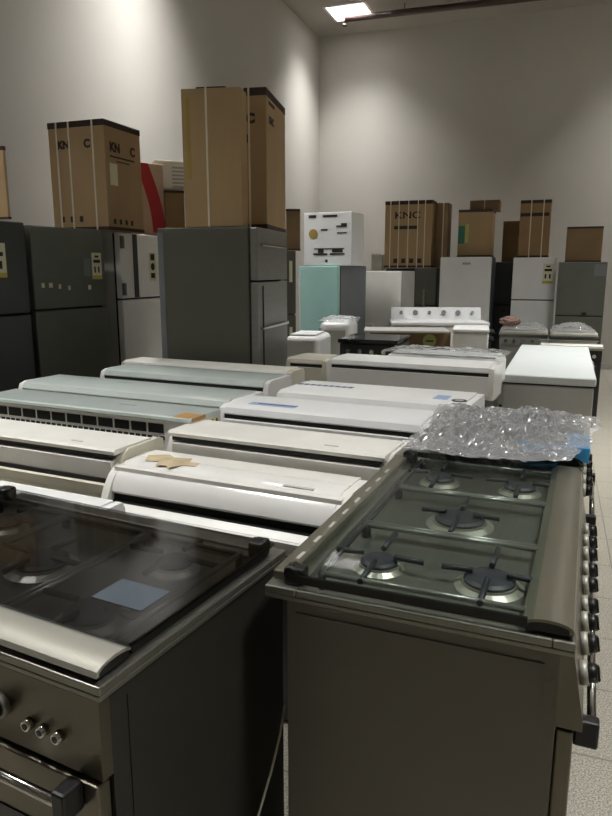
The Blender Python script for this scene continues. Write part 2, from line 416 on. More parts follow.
# ------------------------------------------------------------------ crumpled film
def crumple(name, m, c00, c10, c11, c01, nx, ny, bulge, amp, seed, edge=.05, freq=7, parent=None):
    t = bmesh.new(); g = []
    for j in range(ny+1):
        row = []
        for i in range(nx+1):
            a, b = i/nx, j/ny
            p = c00.lerp(c10, a).lerp(c01.lerp(c11, a), b)
            q = Vector((p.x*freq, p.y*freq, seed))
            n1 = noise.noise(q)*.5+noise.noise(q*2.3)*.35
            rid = (1-abs(noise.noise(q*1.7+Vector((5, 1, 0)))*2))*.5+(1-abs(noise.noise(q*4.1)*2))*.3+(1-abs(noise.noise(q*8)*2))*.15
            e = min(a, 1-a, b, 1-b)*2
            dome = min(1, e*2.2)
            wob = Vector((noise.noise(q*1.1+Vector((3, 0, 9))), noise.noise(q*1.1+Vector((0, 7, 2))), 0))*edge*(1-dome*.6)
            z = p.z+bulge*dome+amp*(n1+rid)*(.35+.65*dome)
            row.append(t.verts.new((p.x+wob.x, p.y+wob.y, z)))
        g.append(row)
    for j in range(ny):
        for i in range(nx):
            f = t.faces.new((g[j][i], g[j][i+1], g[j+1][i+1], g[j+1][i]))
    me = bpy.data.meshes.new(name); t.to_mesh(me); t.free(); me.materials.append(m)
    o = bpy.data.objects.new(name, me); COL.objects.link(o)
    if parent: o.parent = parent
    return o
zt = .965
s0 = org3-w1*.13-d1*.02; s1 = org3-w1*.22-d1*.56; s2 = org3+w1*.62-d1*.60; s3 = org3+w1*.62+d1*.05
f = [Vector((p.x, p.y, zt)) for p in (s1, s0, s3, s2)]
o = crumple('plastic_sheet', FILM, f[0], f[1], f[2], f[3], 150, 140, .012, .05, 1.3, freq=6)
tag(o, 'heap of crumpled clear plastic wrapping lying on the cooker behind the right range cooker', 'plastic sheet')
# ------------------------------------------------------------------ air conditioners lying on their backs
AXN = Vector((sin(R(25)), cos(R(25)), 0)); AXA = R(-25); AXU = Vector((cos(AXA), sin(AXA), 0))
def arc(cx, cz, r, a0, a1, n): return [(cx+r*cos(R(a0+(a1-a0)*k/n)), cz+r*sin(R(a0+(a1-a0)*k/n))) for k in range(n+1)]
def ac_unit(px, py, z, px2, style, label, bodym, panelm, ang=AXA, L=None, h=.2, D=.29, er=None, slot=None):
    """px,py: front top left corner in the photo, z its height"""
    zr = {'round': .107, 'step': 0, 'flat': .034, 'grille': 0}[style]     # the edge that was measured lies this far below the top
    P = on(px, py, z-zr); ux = Vector((cos(ang), sin(ang), 0))
    if L is None: L = fit(P, ux.x, ux.y, px2)
    t = thing('air_conditioner', label, 'air conditioner', (P.x, P.y, z-h), ang, 'air conditioner units laid out in rows')
    e = .03; er = er or e; slot = slot or SLOT
    if style == 'round':
        # the outlet edge faces the viewer: curved front panel, dark gap, white lower lip
        body = [(-.045, .03), (-.03, 0), (D, 0), (D, h-.012), (.03, h-.012), (.03, .07), (-.02, .072), (-.045, .055)]
        MB().prism(body, e*.5, L-e*.5).build('body', bodym, t)
        cap = [(-.048, .03), (-.03, 0), (D+.004, 0), (D+.004, h-.02)]+[(D-.02, h-.002)]+[(.09, h-.004), (.045, h-.016), (.012, h-.04), (-.014, h-.075), (-.038, h-.125)]
        for x0, x1 in ((0, e), (L-er, L)): MB().prism(cap, x0, x1, 0, True).build('end_cap', bodym, t)
        out = [(D-.1, h), (.1, h-.002), (.05, h-.013), (.018, h-.035), (-.002, h-.065), (-.01, h-.09)]
        inn = [(y+.008, z_-.01) for y, z_ in out[::-1]]
        MB().prism(out+inn, e+.002, L-er-.002, 0, True).build('front_panel', panelm, t)
        MB().prism([(D-.098, h), (D-.098, h-.012), (D, h-.012), (D, h-.001)], e+.002, L-er-.002).build('top_cover', bodym, t)
        MB().box(e, L-er, .004, .03, .0715, .112).box(e, L-er, -.018, .03, .0722, .0735).build('air_outlet', SLOT, t)
        MB().prism([(-.052, .05), (-.05, .028), (-.044, .028), (-.044, .054)], e+.01, L-er-.01).build('louver', panelm, t)
        MB().box(L*.74, L*.86, .07, .085, h-.0095, h-.0045).build('badge', GREYP, t)
    elif style == 'step':
        body = [(0, .02), (.01, 0), (D, 0), (D, h-.016), (.05, h-.016), (.02, .14), (.02, .095), (0, .085)]
        MB().prism(body, e*.5, L-e*.5).build('body', bodym, t)
        cap = [(-.004, .02), (.006, 0), (D+.003, 0), (D+.003, h-.012), (D-.02, h-.003), (.07, h-.006), (.03, h-.03), (.008, h-.075)]
        for x0, x1 in ((0, e), (L-er, L)): MB().prism(cap, x0, x1, 0, True).build('end_cap', bodym, t)
        MB().prism([(0, h-.004), (.012, h+.003), (D-.06, h+.003), (D-.06, h-.008), (.004, h-.018)], e*.4, L-e*.4).build('front_panel', panelm, t)
        MB().box(e, L-er, .006, .06, h-.034, h-.019).build('intake_gap', SLOT, t)
        MB().prism([(.0, .155), (.03, .163), (.03, .09), (.006, .09)], e, L-er).build('lower_panel', panelm, t)
        MB().box(e, L-er, -.001, .03, .072, .088).build('air_outlet', SLOT, t)
        MB().prism([(-.012, .066), (.0, .07), (.0, .03), (-.006, .03)], e, L-er).build('louver', bodym, t)
        MB().box(L*.72, L*.78, .05, .058, h+.003, h+.0042).build('badge', GREYP, t)
    elif style == 'flat':
        body = [(.012, .02), (.02, 0), (D, 0), (D, h-.014), (.012, h-.014)]
        MB().prism(body, e*.5, L-e*.5).build('body', bodym, t)
        cap = [(-.002, .03), (.01, 0), (D+.003, 0), (D+.003, h-.03), (D-.01, h-.006), (.05, h-.004), (.012, h-.016), (-.002, h-.05)]
        for x0, x1 in ((0, e), (L-er, L)): MB().prism(cap, x0, x1, 0, True).build('end_cap', bodym, t)
        out = [(D-.02, h+.001), (.04, h), (.012, h-.01), (0, h-.034)]
        MB().prism(out+[(y+.007, z_-.008) for y, z_ in out[::-1]], e+.002, L-er-.002, 0, True).build('front_panel', panelm, t)
        MB().box(e, L-er, .006, .02, h-.062, h-.04).build('air_outlet', slot, t)
        MB().prism([(-.006, h-.063), (.006, h-.06), (.01, .03), (0, .03)], e, L-er).build('louver', bodym, t)
    elif style == 'grille':
        # the intake edge faces the viewer: rows of slots under a glassy panel
        MB().box(.004, L-.004, .004, D, 0, h-.014, 0, .004).build('body', bodym, t)
        MB().prism([(-.012, h), (-.012, h-.012), (0, h-.02), (D, h-.02), (D, h+.004), (0, h+.004)], .03, L+.004).build('front_panel', panelm, t)
        n = 12; gx = (L-.16)/n
        gm = MB()
        for k in range(n): gm.box(.03+k*gx, .03+k*gx+gx*.86, .001, .008, h-.075, h-.035)
        gm.build('air_intake', SLOT, t)
        gm = MB()
        for k in range(34): gm.box(.03+k*(L-.16)/34, .03+(k+.72)*(L-.16)/34, .001, .008, h-.104, h-.088)
        gm.build('vent_slots', SLOT, t)
        MB().box(L-.11, L, -.004, D+.002, 0, h-.018, 0, .006).build('end_cap', bodym, t)
        MB().box(-.0, .03, -.004, D+.002, 0, h-.018, 0, .006).build('end_cap', bodym, t)
    t['L_'] = L
    return t
def oid(t): return t['L_']


UN = []
def U(*a, **k): t = ac_unit(*a, **k); UN.append((t, k.get('h', .2), k.get('D', .29))); return t
acA = U(107, 493, .86, 342, 'round', 'glossy white air conditioner with brown paper tape on its top, nearest behind the left cooker', CREAM, GLOSSW, D=.25)
tb = bmesh.new()
tp = [(.06, .17), (.10, .10), (.15, .115), (.17, .07), (.21, .085), (.23, .06), (.26, .11), (.31, .12), (.30, .16), (.26, .155), (.24, .2), (.17, .185), (.13, .21), (.09, .19)]
fv = tb.faces.new([tb.verts.new((x, y, .2012)) for x, y in tp]); ex = bmesh.ops.extrude_face_region(tb, geom=[fv])
bmesh.ops.translate(tb, vec=(0, 0, -.0009), verts=[g_ for g_ in ex['geom'] if isinstance(g_, bmesh.types.BMVert)]); bmesh.ops.recalc_face_normals(tb, faces=list(tb.faces))
me = bpy.data.meshes.new('paper_tape'); tb.to_mesh(me); tb.free(); me.materials.append(TAPE); ob = bpy.data.objects.new('paper_tape', me); COL.objects.link(ob); ob.parent = acA; ob['label'] = 'torn brown paper tape'
acB = U(-60, 508, .80, 70, 'flat', 'white rounded air conditioner end at the left edge, just behind the smoked lid', WHITE2, WHITE2, D=.25)
acC = U(-60, 427, .90, 116, 'step', 'cream air conditioner with two dark slots, at the left edge below the grille slots', CREAM2, CREAM, D=.28)
acD = U(165, 431, .93, 388, 'step', 'cream air conditioner with stepped front and long dark slot, behind the one with paper tape', CREAM, CREAM)
acE = U(-24, 396, .95, 191, 'grille', 'air conditioner with pale green glassy panel above a row of square grille slots', WHITE2, PALEGL, D=.22)
acF = U(18, 387, .95, 233, 'flat', 'air conditioner with pale green glassy panel, just behind the one with grille slots', WHITE2, PALEGL, D=.3, slot=GREYP)
acG = U(218, 412, .96, 428, 'flat', 'white air conditioner with a pale blue strip sticker near its left end', WHITE2, WHITE)
acH = U(100, 374, .96, 268, 'flat', 'white air conditioner with grey end cap, left of the one with blue print', WHITE2, PALEGL)
acI = U(276, 397, .98, 469, 'flat', 'white air conditioner with blue print at its left end and oval badge at its right', WHITE2, WHITE2, D=.36, slot=WHITE)
acJ = U(327, 363, 1.0, 494, 'flat', 'white air conditioner in the last row, next to the white chest freezer', GLOSSW, WHITE2)
acK = U(121, 365, .97, 290, 'flat', 'cream air conditioner in the last row, in front of the tall grey refrigerator', CREAM2, CREAM, slot=GREYP, D=.2)
acL = U(286, 362, .97, 326, 'flat', 'yellowed short air conditioner end lying left of the last white unit', CREAM2, CREAM2, L=.30)
# prints and labels on them
L = oid(acG); MB().box(.12*L, .36*L, .07, .12, .2002, .2012).build('label_strip', [PALEBLUE], acG, label='pale blue strip sticker')
MB().box(.16*L, .36*L, .09, .108, .2012, .2016).build('printed_line', BLUEINK, acG)
L = oid(acI); m = MB()
for k in range(9): m.box(.02*L+k*.034, .02*L+k*.034+.027, .20, .235, .2002, .2012)
m.build('blue_print', BLUEINK, acI, label='blue printed characters')
MB().cyl((.93*L, .1, .199), (.93*L, .1, .2025), .034, 0, 24).cyl((.93*L, .1, .2025), (.93*L, .1, .203), .02, 1, 24).build('oval_badge', [BLACK, GREYP], acI)
MB().box(.80*L, .87*L, .1, .2, .2002, .2012).build('label', PALEBLUE, acI, label='pale blue sticker')
L = oid(acE)
MB().box(L-.085, L-.005, -.005, .08, .2045, .2055).box(L+.0045, L+.0055, 0, .1, .188, .2045).build('tape', STICKR, acE, label='orange brown tape on its corner')
MB().box(L+.0045, L+.0055, .10, .215, .125, .182).build('sticker', STICK, acE)
text_mesh('JULA', .045, 'sticker_lettering', INK, acE, face_right(L+.0058, .105, .138), .002)
MB().box(L*.62, L*.70, .12, .128, .2041, .2047).build('badge', GREYS, acE); MB().box(L*.42, L*.50, .2, .21, .2011, .2017).build('badge', GREYS, acF)

# the low tables that carry them
def low_table(units, label, zt):
    pts = []
    for t, h, D in units:
        L = t['L_']; a = t.rotation_euler.z
        for x, y in ((0, 0), (L, 0), (0, D), (L, D)):
            p = Vector((t.location.x+x*cos(a)-y*sin(a), t.location.y+x*sin(a)+y*cos(a), 0))
            pts.append((p.dot(AXU), p.dot(AXN)))
    x0 = min(p[0] for p in pts); x1 = max(p[0] for p in pts); y0 = min(p[1] for p in pts); y1 = max(p[1] for p in pts)
    x0 += .02; x1 -= .02; y0 += .02; y1 -= .02
    o = AXU*x0+AXN*y0
    t = thing('low_table', label, 'table', (o.x, o.y, 0), AXA, 'low tables under the air conditioners')
    w, d = x1-x0, y1-y0
    MB().box(0, w, 0, d, zt-.03, zt, 0, .003).build('table_top', GREYS, t)
    MB().box(.02, w-.02, .012, .024, .02, zt-.03).build('front_panel', DARKF2, t); MB().box(w-.03, w-.018, .026, d-.02, .02, zt-.03).build('light_stop_panel', DARKF2, t)  # added dark panels: keep the gap between cookers dark, stop floor bounce
    for x in (.03, w-.08):
        for y in (.03, d-.08): MB().box(x, x+.05, y, y+.05, 0, zt-.03).build('leg', DARKF2, t)
for t, h, D in UN: pass
def byname(*l): return [q for q in UN if q[0] in l]
for l, lab in (([acA], 'low grey table carrying the air conditioner with paper tape'), ([acB], 'low grey table under the leftmost white air conditioner'),
               ([acC], 'low grey table under the cream air conditioner with two slots'), ([acD], 'low grey table under the stepped cream air conditioner'),
               ([acE], 'low grey table under the air conditioner with grille slots'), ([acF], 'low grey table under the second pale green panel'), ([acG], 'low grey table under the air conditioner with blue strip'),
               ([acH], 'low grey table under the air conditioner with grey end cap'), ([acI], 'low grey table under the air conditioner with blue print'), ([acJ], 'low grey table under the last white air conditioner'),
               ([acK], 'low grey table under the last cream air conditioner'), ([acL], 'low grey table under the yellowed short unit')):
    q = byname(*l); low_table(q, lab, min(x[0].location.z for x in q))
for t, h, D in UN: del t['L_']

# ------------------------------------------------------------------ cartons
def carton(px_edge, py, d, a, px_left, px_right, z0, label, top=None, band=True, m=CARD, straps=(), group='cardboard cartons on the appliances', side_depth=None, front_w=None, cat='carton', ry=None):
    """vertical edge nearest the viewer at px_edge (top at py, world depth d); the face seen on the right runs along a, the one on the left along a+90"""
    P = at(px_edge, py, d)
    r = Vector((cos(a), sin(a), 0)); l = Vector((-sin(a), cos(a), 0))
    w = front_w or fit(P, r.x, r.y, px_right)
    dp = side_depth or fit(P, l.x, l.y, px_left)
    H = P.z-z0
    t = thing('cardboard_carton' if m in (CARD, CARD2, CARD3) else 'carton', label, cat, (P.x, P.y, z0), a, group)
    MB().box(0, w, 0, dp, 0, H, 0, .006).build('box', m, t)
    if band:
        bh = H*.055
        MB().box(-.002, w+.002, -.002, dp+.002, H-bh, H+.002, 0, .004).build('printed_band', BAND, t)
        MB().box(-.002, w+.002, -.002, dp+.002, 0.0005, bh*.6).build('printed_band', BAND, t)
    for side, fr in straps:
        if side == 'l': y = dp*fr; s = MB().box(-.004, w+.004, y-.006, y+.006, H+.002, H+.005).box(-.006, -.0025, y-.006, y+.006, .001, H+.005).box(w+.0025, w+.006, y-.006, y+.006, .001, H+.005)
        else: x = w*fr; s = MB().box(x-.006, x+.006, -.004, dp+.004, H+.002, H+.005).box(x-.006, x+.006, -.006, -.0025, .001, H+.005).box(x-.006, x+.006, dp+.0025, dp+.006, .001, H+.005)
        s.build('strap', STRAP, t)
    return t, w, dp, H
def marks(parent, face, u0, z, n, sz, gap, m=INK):
    """little printed handling symbols in a row"""
    b = MB()
    for k in range(n):
        p = u0+k*gap
        if face == 'f': b.box(p, p+sz*.7, -.003, -.0005, z, z+sz)
        elif face == 'l': b.box(-.003, -.0005, p-sz*.7, p, z, z+sz)
    b.build('printed_symbols', m, parent)

# ------------------------------------------------------------------ refrigerators
def fridge(px, py, d, a, px2, label, bodym, doorm, split=.3, D=.62, handle='recess', w=None, H=None, gasket=SLOT, left_strip=None, doors=2, group=None):
    """px,py: top left corner of the door front; a: direction of the front, left to right"""
    P = at(px, py, d)
    r = Vector((cos(a), sin(a), 0))
    if w is None: w = fit(P, r.x, r.y, px2)
    if H is None: H = P.z
    t = thing('refrigerator', label, 'refrigerator', (P.x, P.y, 0), a, group)
    MB().box(0, w, .062, D, .03, H, 0, .006).build('cabinet', bodym, t)
    MB().box(.004, w-.004, .05, .064, .06, H-.008).build('door_gasket', gasket, t)
    for x in (.06, w-.06):
        for y in (.1, D-.06): MB().cyl((x, y, 0), (x, y, .032), .02).build('foot', BLACK, t)
    zs = H*(1-split)
    if doors == 2:
        fd = MB().box(.001, w-.001, 0, .05, zs+.006, H-.002, 0, .008).build('freezer_door', doorm, t)
        rd = MB().box(.001, w-.001, 0, .05, .06, zs-.006, 0, .008).build('fridge_door', doorm, t)
    else:
        fd = rd = MB().box(.001, w-.001, 0, .05, .06, H-.002, 0, .008).build('door', doorm, t)
    return t, w, H, zs, fd, rd
def energy(parent, x, z, w=.1, h=.19, m=STICK):
    s = MB().box(x, x+w, -.0022, -.0004, z, z+h, 0).box(x, x+w, -.0026, -.0022, z, z+h*.14, 1).build('energy_label', [m, STICKY], parent, label='pale energy label sticker')
    b = MB()
    b.box(x+w*.15, x+w*.85, -.003, -.0026, z+h*.62, z+h*.74); b.box(x+w*.3, x+w*.7, -.003, -.0026, z+h*.82, z+h*.9)
    b.box(x+w*.2, x+w*.36, -.003, -.0026, z+h*.25, z+h*.48); b.box(x+w*.6, x+w*.76, -.003, -.0026, z+h*.25, z+h*.48)
    b.build('printed_bars', INK, s)

AF = R(62); rf = Vector((cos(AF), sin(AF), 0))
# leftmost dark one: placed by its right edge
PR = at(24, 222, 4.26); wl = .72; PLf = PR-rf*wl
t, w, H, zs, fd, rd = fridge(0, 0, 1, AF, None, 'charcoal refrigerator with a pale energy label, cut by the left edge', DARKF2, DARKF2, w=wl, H=PR.z)
t.location = (PLf.x, PLf.y, 0)
FR_A = t
energy(fd, w*.62, H-.33, .12, .2)
MB().box(w*.35, w*.6, -.003, -.0005, H-1.05, H-.98).build('red_sticker', RED, rd, label='red sticker')
t, w, H, zs, fd, rd = fridge(29, 224.5, 4.36, AF, 103, 'dark grey refrigerator with energy label and door stickers, second from the left edge', DARKF, DARKF, split=.29)
energy(fd, w*.80, H-.34, .09, .18)
mk = MB()
for x, z, s in ((.06, .36, .025), (.12, .36, .03), (.2, .37, .02), (.28, .38, .02), (.46, .38, .025)): mk.box(x, x+s, -.002, -.0005, H-z-.03, H-z)
mk.box(.43, .49, -.0022, -.0005, H-.32, H-.2, 1)
mk.build('door_stickers', [STICK, GREYS], fd)
zF2 = H
P3 = at(119, 229.5, 5.15)
t, w, H, zs, fd, rd = fridge(119, 228, 5.15, R(72), 164, 'white refrigerator with black handle strip, between dark and tall grey refrigerators', GREYP, WHITE2, split=.27, H=zF2)
FR_C = t
MB().box(.17, .23, -.004, .002, zs+.01, H-.01).build('handle_strip', BLACK, fd, label='black handle strip')
MB().box(.0, .03, -.02, .0, zs+.03, zs+.12).box(.0, .03, -.02, 0, H-.12, H-.03).build('hinge_cover', GREYS, fd)
MB().box(.40, .50, -.0022, -.0005, H-.36, H-.14).build('label_sheet', STICK, fd)
mk = MB().box(.42, .48, -.003, -.0022, H-.20, H-.15).cyl((.45, -.003, H-.25), (.45, -.0022, H-.25), .03, 0, 12).box(.42, .48, -.003, -.0022, H-.34, H-.3)
mk.build('printed_symbols', INK, fd)
# the tall grey one showing its side
t, w, H, zs, fd, rd = fridge(257, 226.5, 4.5, R(76), 287, 'tall grey refrigerator showing its broad side, under the tallest cartons', GREYF, SILV, split=.19, D=.70)
MB().box(-.003, .0, .66, .70, .05, H-.03).build('back_edge', GREYS, t)
MB().box(.05, w-.1, -.03, -.018, H-.12, H-.1, 0, .004).box(.06, .08, -.02, 0, H-.12, H-.1).box(w-.13, w-.11, -.02, 0, H-.12, H-.1).build('handle', CHROME, fd)
MB().box(.04, w-.06, -.03, -.018, 1.16, 1.18, 0, .004).box(.05, .07, -.02, 0, 1.16, 1.18).box(w-.1, w-.08, -.02, 0, 1.16, 1.18).build('handle', CHROME, rd)
MB().box(.10, .12, -.004, .0, .62, zs-.03).build('door_seam', SLOT, rd)
zG = H
# a refrigerator half hidden behind it
t, w, H, zs, fd, rd = fridge(285, 250, 6.6, R(14), 296, 'narrow grey refrigerator glimpsed between the tall grey and the teal one', DARKF2, GREYF, split=.35)
zN = H
MB().box(.04, .07, -.003, 0, H-.3, H-.1).build('label_sheet', STICK, fd); MB().box(.04, .07, -.003, 0, zs-.3, zs-.12).build('label_sheet', STICK, rd)

# cartons on that row
t, w, dp, H = carton(103, 118.5, 4.95, R(70), 47, 139.5, zF2+.002, 'brown carton with dark top band and white straps, on the dark grey refrigerators at left',
                     straps=(('l', .2), ('l', .62), ('l', .84)))
text_mesh('KN', H*.115, 'printed_lettering', INK, t, face_front(w*.12, -.003, H*.73), .004); text_mesh('C', H*.115, 'printed_lettering', INK, t, face_front(w*.68, -.003, H*.73), .004)
text_mesh('KN', H*.1, 'printed_lettering', INK, t, face_left(-.003, dp*.84, H*.76), .004); text_mesh('C', H*.1, 'printed_lettering', INK, t, face_left(-.003, dp*.36, H*.76), .004)
MB().box(w*.10, w*.30, -.003, -.0005, H*.42, H*.62).build('white_sticker', STICK, t, label='white sticker')
MB().box(w*.12, w*.8, -.0025, -.0005, H*.675, H*.69).box(w*.3, w*.65, -.0025, -.0005, H*.64, H*.65).build('printed_lines', BAND, t)
marks(t, 'f', w*.14, H*.06, 4, .035, .07); marks(t, 'l', dp*.85, H*.08, 3, .04, -.08)
t, w, dp, H = carton(2.5, 146, 4.05, R(70), -40, 30, PR.z+.002, 'brown carton cut by the left edge, on the leftmost charcoal refrigerator', front_w=.02, side_depth=.5)

t, w, dp, H = carton(240.5, 86.5, 4.56, R(82), 180.5, 244, zG+.002, 'tall plain brown carton with one white strap, on the tall grey refrigerator', band=False, straps=(('l', .58),), front_w=.16)
MB().box(.0, .10, .1, dp-.1, H+.0003, H+.006).build('printed_band', BAND, t); 
MB().box(-.003, -.0005, dp*.86, dp*.93, .3, H-.06).build('printed_strip', OCHRE, t)
t2, w2, dp2, H2 = carton(266, 87, 4.76, R(80), 243.5, 285, zG+.002, 'tall brown carton with dark top band and black lettering, on the tall grey refrigerator',
                     straps=(('l', .78),))
text_mesh('KNC', H2*.07, 'printed_lettering', INK, t2, face_front(w2*.12, -.003, H2*.77), .004)
text_mesh('C', H2*.09, 'printed_lettering', INK, t2, face_left(-.003, dp2*.9, H2*.76), .006)
MB().box(w2*.12, w2*.4, -.003, -.0005, H2*.9, H2*.925).build('printed_lines', BAND, t2)
mk = MB().box(-.003, -.0005, dp2*.78, dp2*.92, H2*.62, H2*.68).box(-.003, -.0005, dp2*.9, dp2*.93, H2*.1, H2*.55); mk.build('printed_symbols', BAND, t2)

# red printed box, and the stack with the white unit behind it
t, w, dp, H = carton(138, 162, 5.62, R(40), 132, 163, zF2+.002, 'pale box with a broad curved red band, right of the strapped carton', band=False, m=REDW, side_depth=.12, cat='box')
b = MB()
pr_ = []
for k in range(11):
    q = k/10; zc = H*(1-q); xc = w*(.12+.62*sin(q*pi*.5)); pr_.append((xc, zc))
bmr = bmesh.new(); va = [bmr.verts.new((min(w*.99, max(0.005, x-w*.26)), -.002, z*.96+.02)) for x, z in pr_]; vb = [bmr.verts.new((min(w*.995, x+w*.26), -.002, z*.96+.02)) for x, z in pr_]
for k in range(10): bmr.faces.new((va[k], vb[k], vb[k+1], va[k+1]))
me = bpy.data.meshes.new('red_band'); bmr.to_mesh(me); bmr.free(); me.materials.append(RED); ob = bpy.data.objects.new('red_band', me); COL.objects.link(ob); ob.parent = t; ob['label'] = 'curved red band'
t, w, dp, H = carton(164.5, 190, 5.75, R(20), 158, 184, zF2+.002, 'dark brown carton behind the red banded box, carrying a white unit', band=True, m=CARD3, side_depth=.2)
zc = zF2+.002+H+.01
P = at(153, 160, 5.80); Hh = P.z-zc
t = thing('air_conditioner_box_unit', 'white ribbed outdoor unit standing on the dark brown carton at left', 'outdoor unit', (P.x+.02, P.y+.0, zc), R(20))
t.name = 'outdoor_unit'
MB().box(0, .3, 0, .2, 0, Hh, 0, .012).build('casing', CREAM, t)
m = MB()
for k in range(6): m.box(.13, .295, -.004, .002, .02+k*.03, .035+k*.03)
m.build('grille', GREYP, t)
MB().box(-.006, .306, -.006, .206, Hh-.03, Hh+.004, 0, .01).build('top_cover', CREAM2, t)

t, w, dp, H = carton(286, 209, 6.7, R(0), 284, 300, zN+.002, 'small brown carton with dark top, behind the tall grey refrigerator', side_depth=.3, m=CARD3)

# ------------------------------------------------------------------ middle distance
# teal refrigerator and the white printed carton on it
P = at(298, 266, 7.4); AT = R(-33)
t, w, H, zs, fd, rd = fridge(298.5, 266, 7.4, AT, 338, 'pale teal refrigerator with grey side, under the white printed carton', GREYS, TEAL, doors=1, D=.62)
MB().box(.012, .03, -.006, .0, .2, H-.05, 0, .002).build('door_trim', PALEGL, fd)
zT = H
t, w, dp, H = carton(304, 213, 7.35, R(-22), 300, 352, zT+.003, 'white carton with black symbols and a yellow round mark, on the teal refrigerator', band=False, m=WHITE, side_depth=.42)
mk = MB()
mk.box(w*.22, w*.85, -.003, -.0005, H*.31, H*.33); mk.box(w*.2, w*.5, -.003, -.0005, H*.20, H*.235); mk.box(w*.55, w*.86, -.003, -.0005, H*.2, H*.235)
mk.prism([(0, 0)]*0 or [(-.003, H*.24), (-.0005, H*.24), (-.0005, H*.32), (-.003, H*.32)], w*.3, w*.42); mk.box(w*.6, w*.82, -.003, -.0005, H*.25, H*.31)
mk.box(w*.68, w*.9, -.003, -.0005, H*.72, H*.75); mk.box(w*.78, w*.9, -.003, -.0005, H*.75, H*.79); mk.box(w*.7, w*.9, -.003, -.0005, H*.6, H*.625); mk.box(w*.36, w*.5, -.003, -.0005, H*.66, H*.69)
mk.box(w*.10, w*.26, -.003, -.0005, H*.90, H*.955); mk.box(w*.4, w*.7, -.003, -.0005, H*.91, H*.95); mk.cyl((w*.48, -.003, H*.09), (w*.48, -.0005, H*.09), .016, 0, 12)
mk.build('printed_symbols', INK, t)
MB().cyl((w*.2, -.003, H*.6), (w*.2, -.0005, H*.6), .05, 0, 20).build('round_mark', OCHRE, t, label='yellow brown round mark')

# off-white refrigerator beside it, dark ones and tall strapped carton behind
t, w, H, zs, fd, rd = fridge(363.5, 271, 7.9, R(-24), 401, 'off-white single door refrigerator right of the teal one', GREYP, CREAM, doors=1, D=.6)
MB().box(w*.1, w*.3, -.03, -.0, .92, .95, 0, .006).build('handle', CREAM2, fd)
t, w, H, zs, fd, rd = fridge(386, 268, 9.6, YAW, 414, 'black fronted refrigerator under the tall strapped carton', DARKF2, LENS, split=.32)
zD = H
t2, w2, H2, zs2, fd, rd = fridge(415, 269, 9.5, YAW, 437, 'dark grey refrigerator right of the black fronted one', DARKF2, GREYF, split=.32, H=zD)
MB().box(w2*.4, w2*.5, -.03, -.0, 1.0, 1.3, 0, .005).build('handle', SILV, fd)
t, w, dp, H = carton(385.5, 201.5, 9.65, YAW, 383, 433, zD+.004, 'wide brown carton with dark band and many straps, by the back wall', m=CARD,
                     side_depth=.3, straps=(('f', .12), ('f', .3), ('f', .5), ('f', .7), ('f', .85)))
text_mesh('KNC', H*.14, 'printed_lettering', INK, t, face_front(w*.2, -.003, H*.74), .002, sx=1.35)
mk = MB()
for k in range(4): mk.box(w*(.2+.17*k), w*(.29+.17*k), -.003, -.0005, H*.07, H*.14)
mk.box(w*.2, w*.7, -.003, -.0005, H*.58, H*.63)
mk.build('printed_symbols', BAND, t)
t, w, dp, H = carton(436.5, 203, 9.56, YAW, 434, 449, zD+.004, 'narrow olive brown carton right beside the wide strapped carton', m=CARD3, side_depth=.3, band=False, straps=(('f', .6),))
# grey low box on the far side of the white carton
P = at(371, 254, 9.9)
t = thing('steel_cabinet', 'small grey steel cabinet against the back wall, left of the wide strapped carton', 'cabinet', (P.x, P.y, 0), YAW)
MB().box(0, .17, .02, .35, .05, P.z, 0, .006).build('cabinet', GREYP, t); MB().box(.01, .16, 0, .02, .08, P.z-.02, 0, .003).build('door', GREYP, t)
for x in (.03, .14):
    for y in (.05, .3): MB().cyl((x, y, 0), (x, y, .052), .015).build('foot', BLACK, t)

# back wall row
t, w, H, zs, fd, rd = fridge(440.5, 257, 9.2, YAW, 492, 'white upright freezer with one wide door, by the back wall', GREYS, WHITE, doors=1)
zW = H
MB().box(w*.44, w*.6, -.014, 0, H-.1, H-.07, 0, .004).build('badge', GREYP, fd)
t, w, H, zs, fd, rd = fridge(494, 262, 9.6, YAW, 514, 'narrow dark refrigerator between the white upright freezer and white two-door one', DARKF2, DARKF2, split=.35)
MB().box(w*.55, w*.75, -.03, 0, zs-.1, zs-.06, 0, .004).build('handle', BLACK, rd)
zK = H
t, w, H, zs, fd, rd = fridge(513.5, 257.5, 9.0, YAW, 557, 'white two-door refrigerator with yellow energy label, by the back wall', GREYP, WHITE, split=.315)
energy(fd, w*.70, H-.33, .13, .25)
MB().box(.01, w-.01, .004, .05, zs-.03, zs+.0).build('handle_recess', SLOT, rd)
zX = H
t, w, H, zs, fd, rd = fridge(559, 262, 8.6, YAW, 608, 'charcoal refrigerator at the right end of the back row', DARKF2, DARKF, split=.4)
MB().box(w*.74, w*.98, -.0022, -.0005, H-.17, H-.03).build('sticker', GREYS, fd)
MB().box(w*.55, w*.64, -.02, 0, zs+.02, zs+.05, 0, .004).build('handle', BLACK, fd)
zY = H
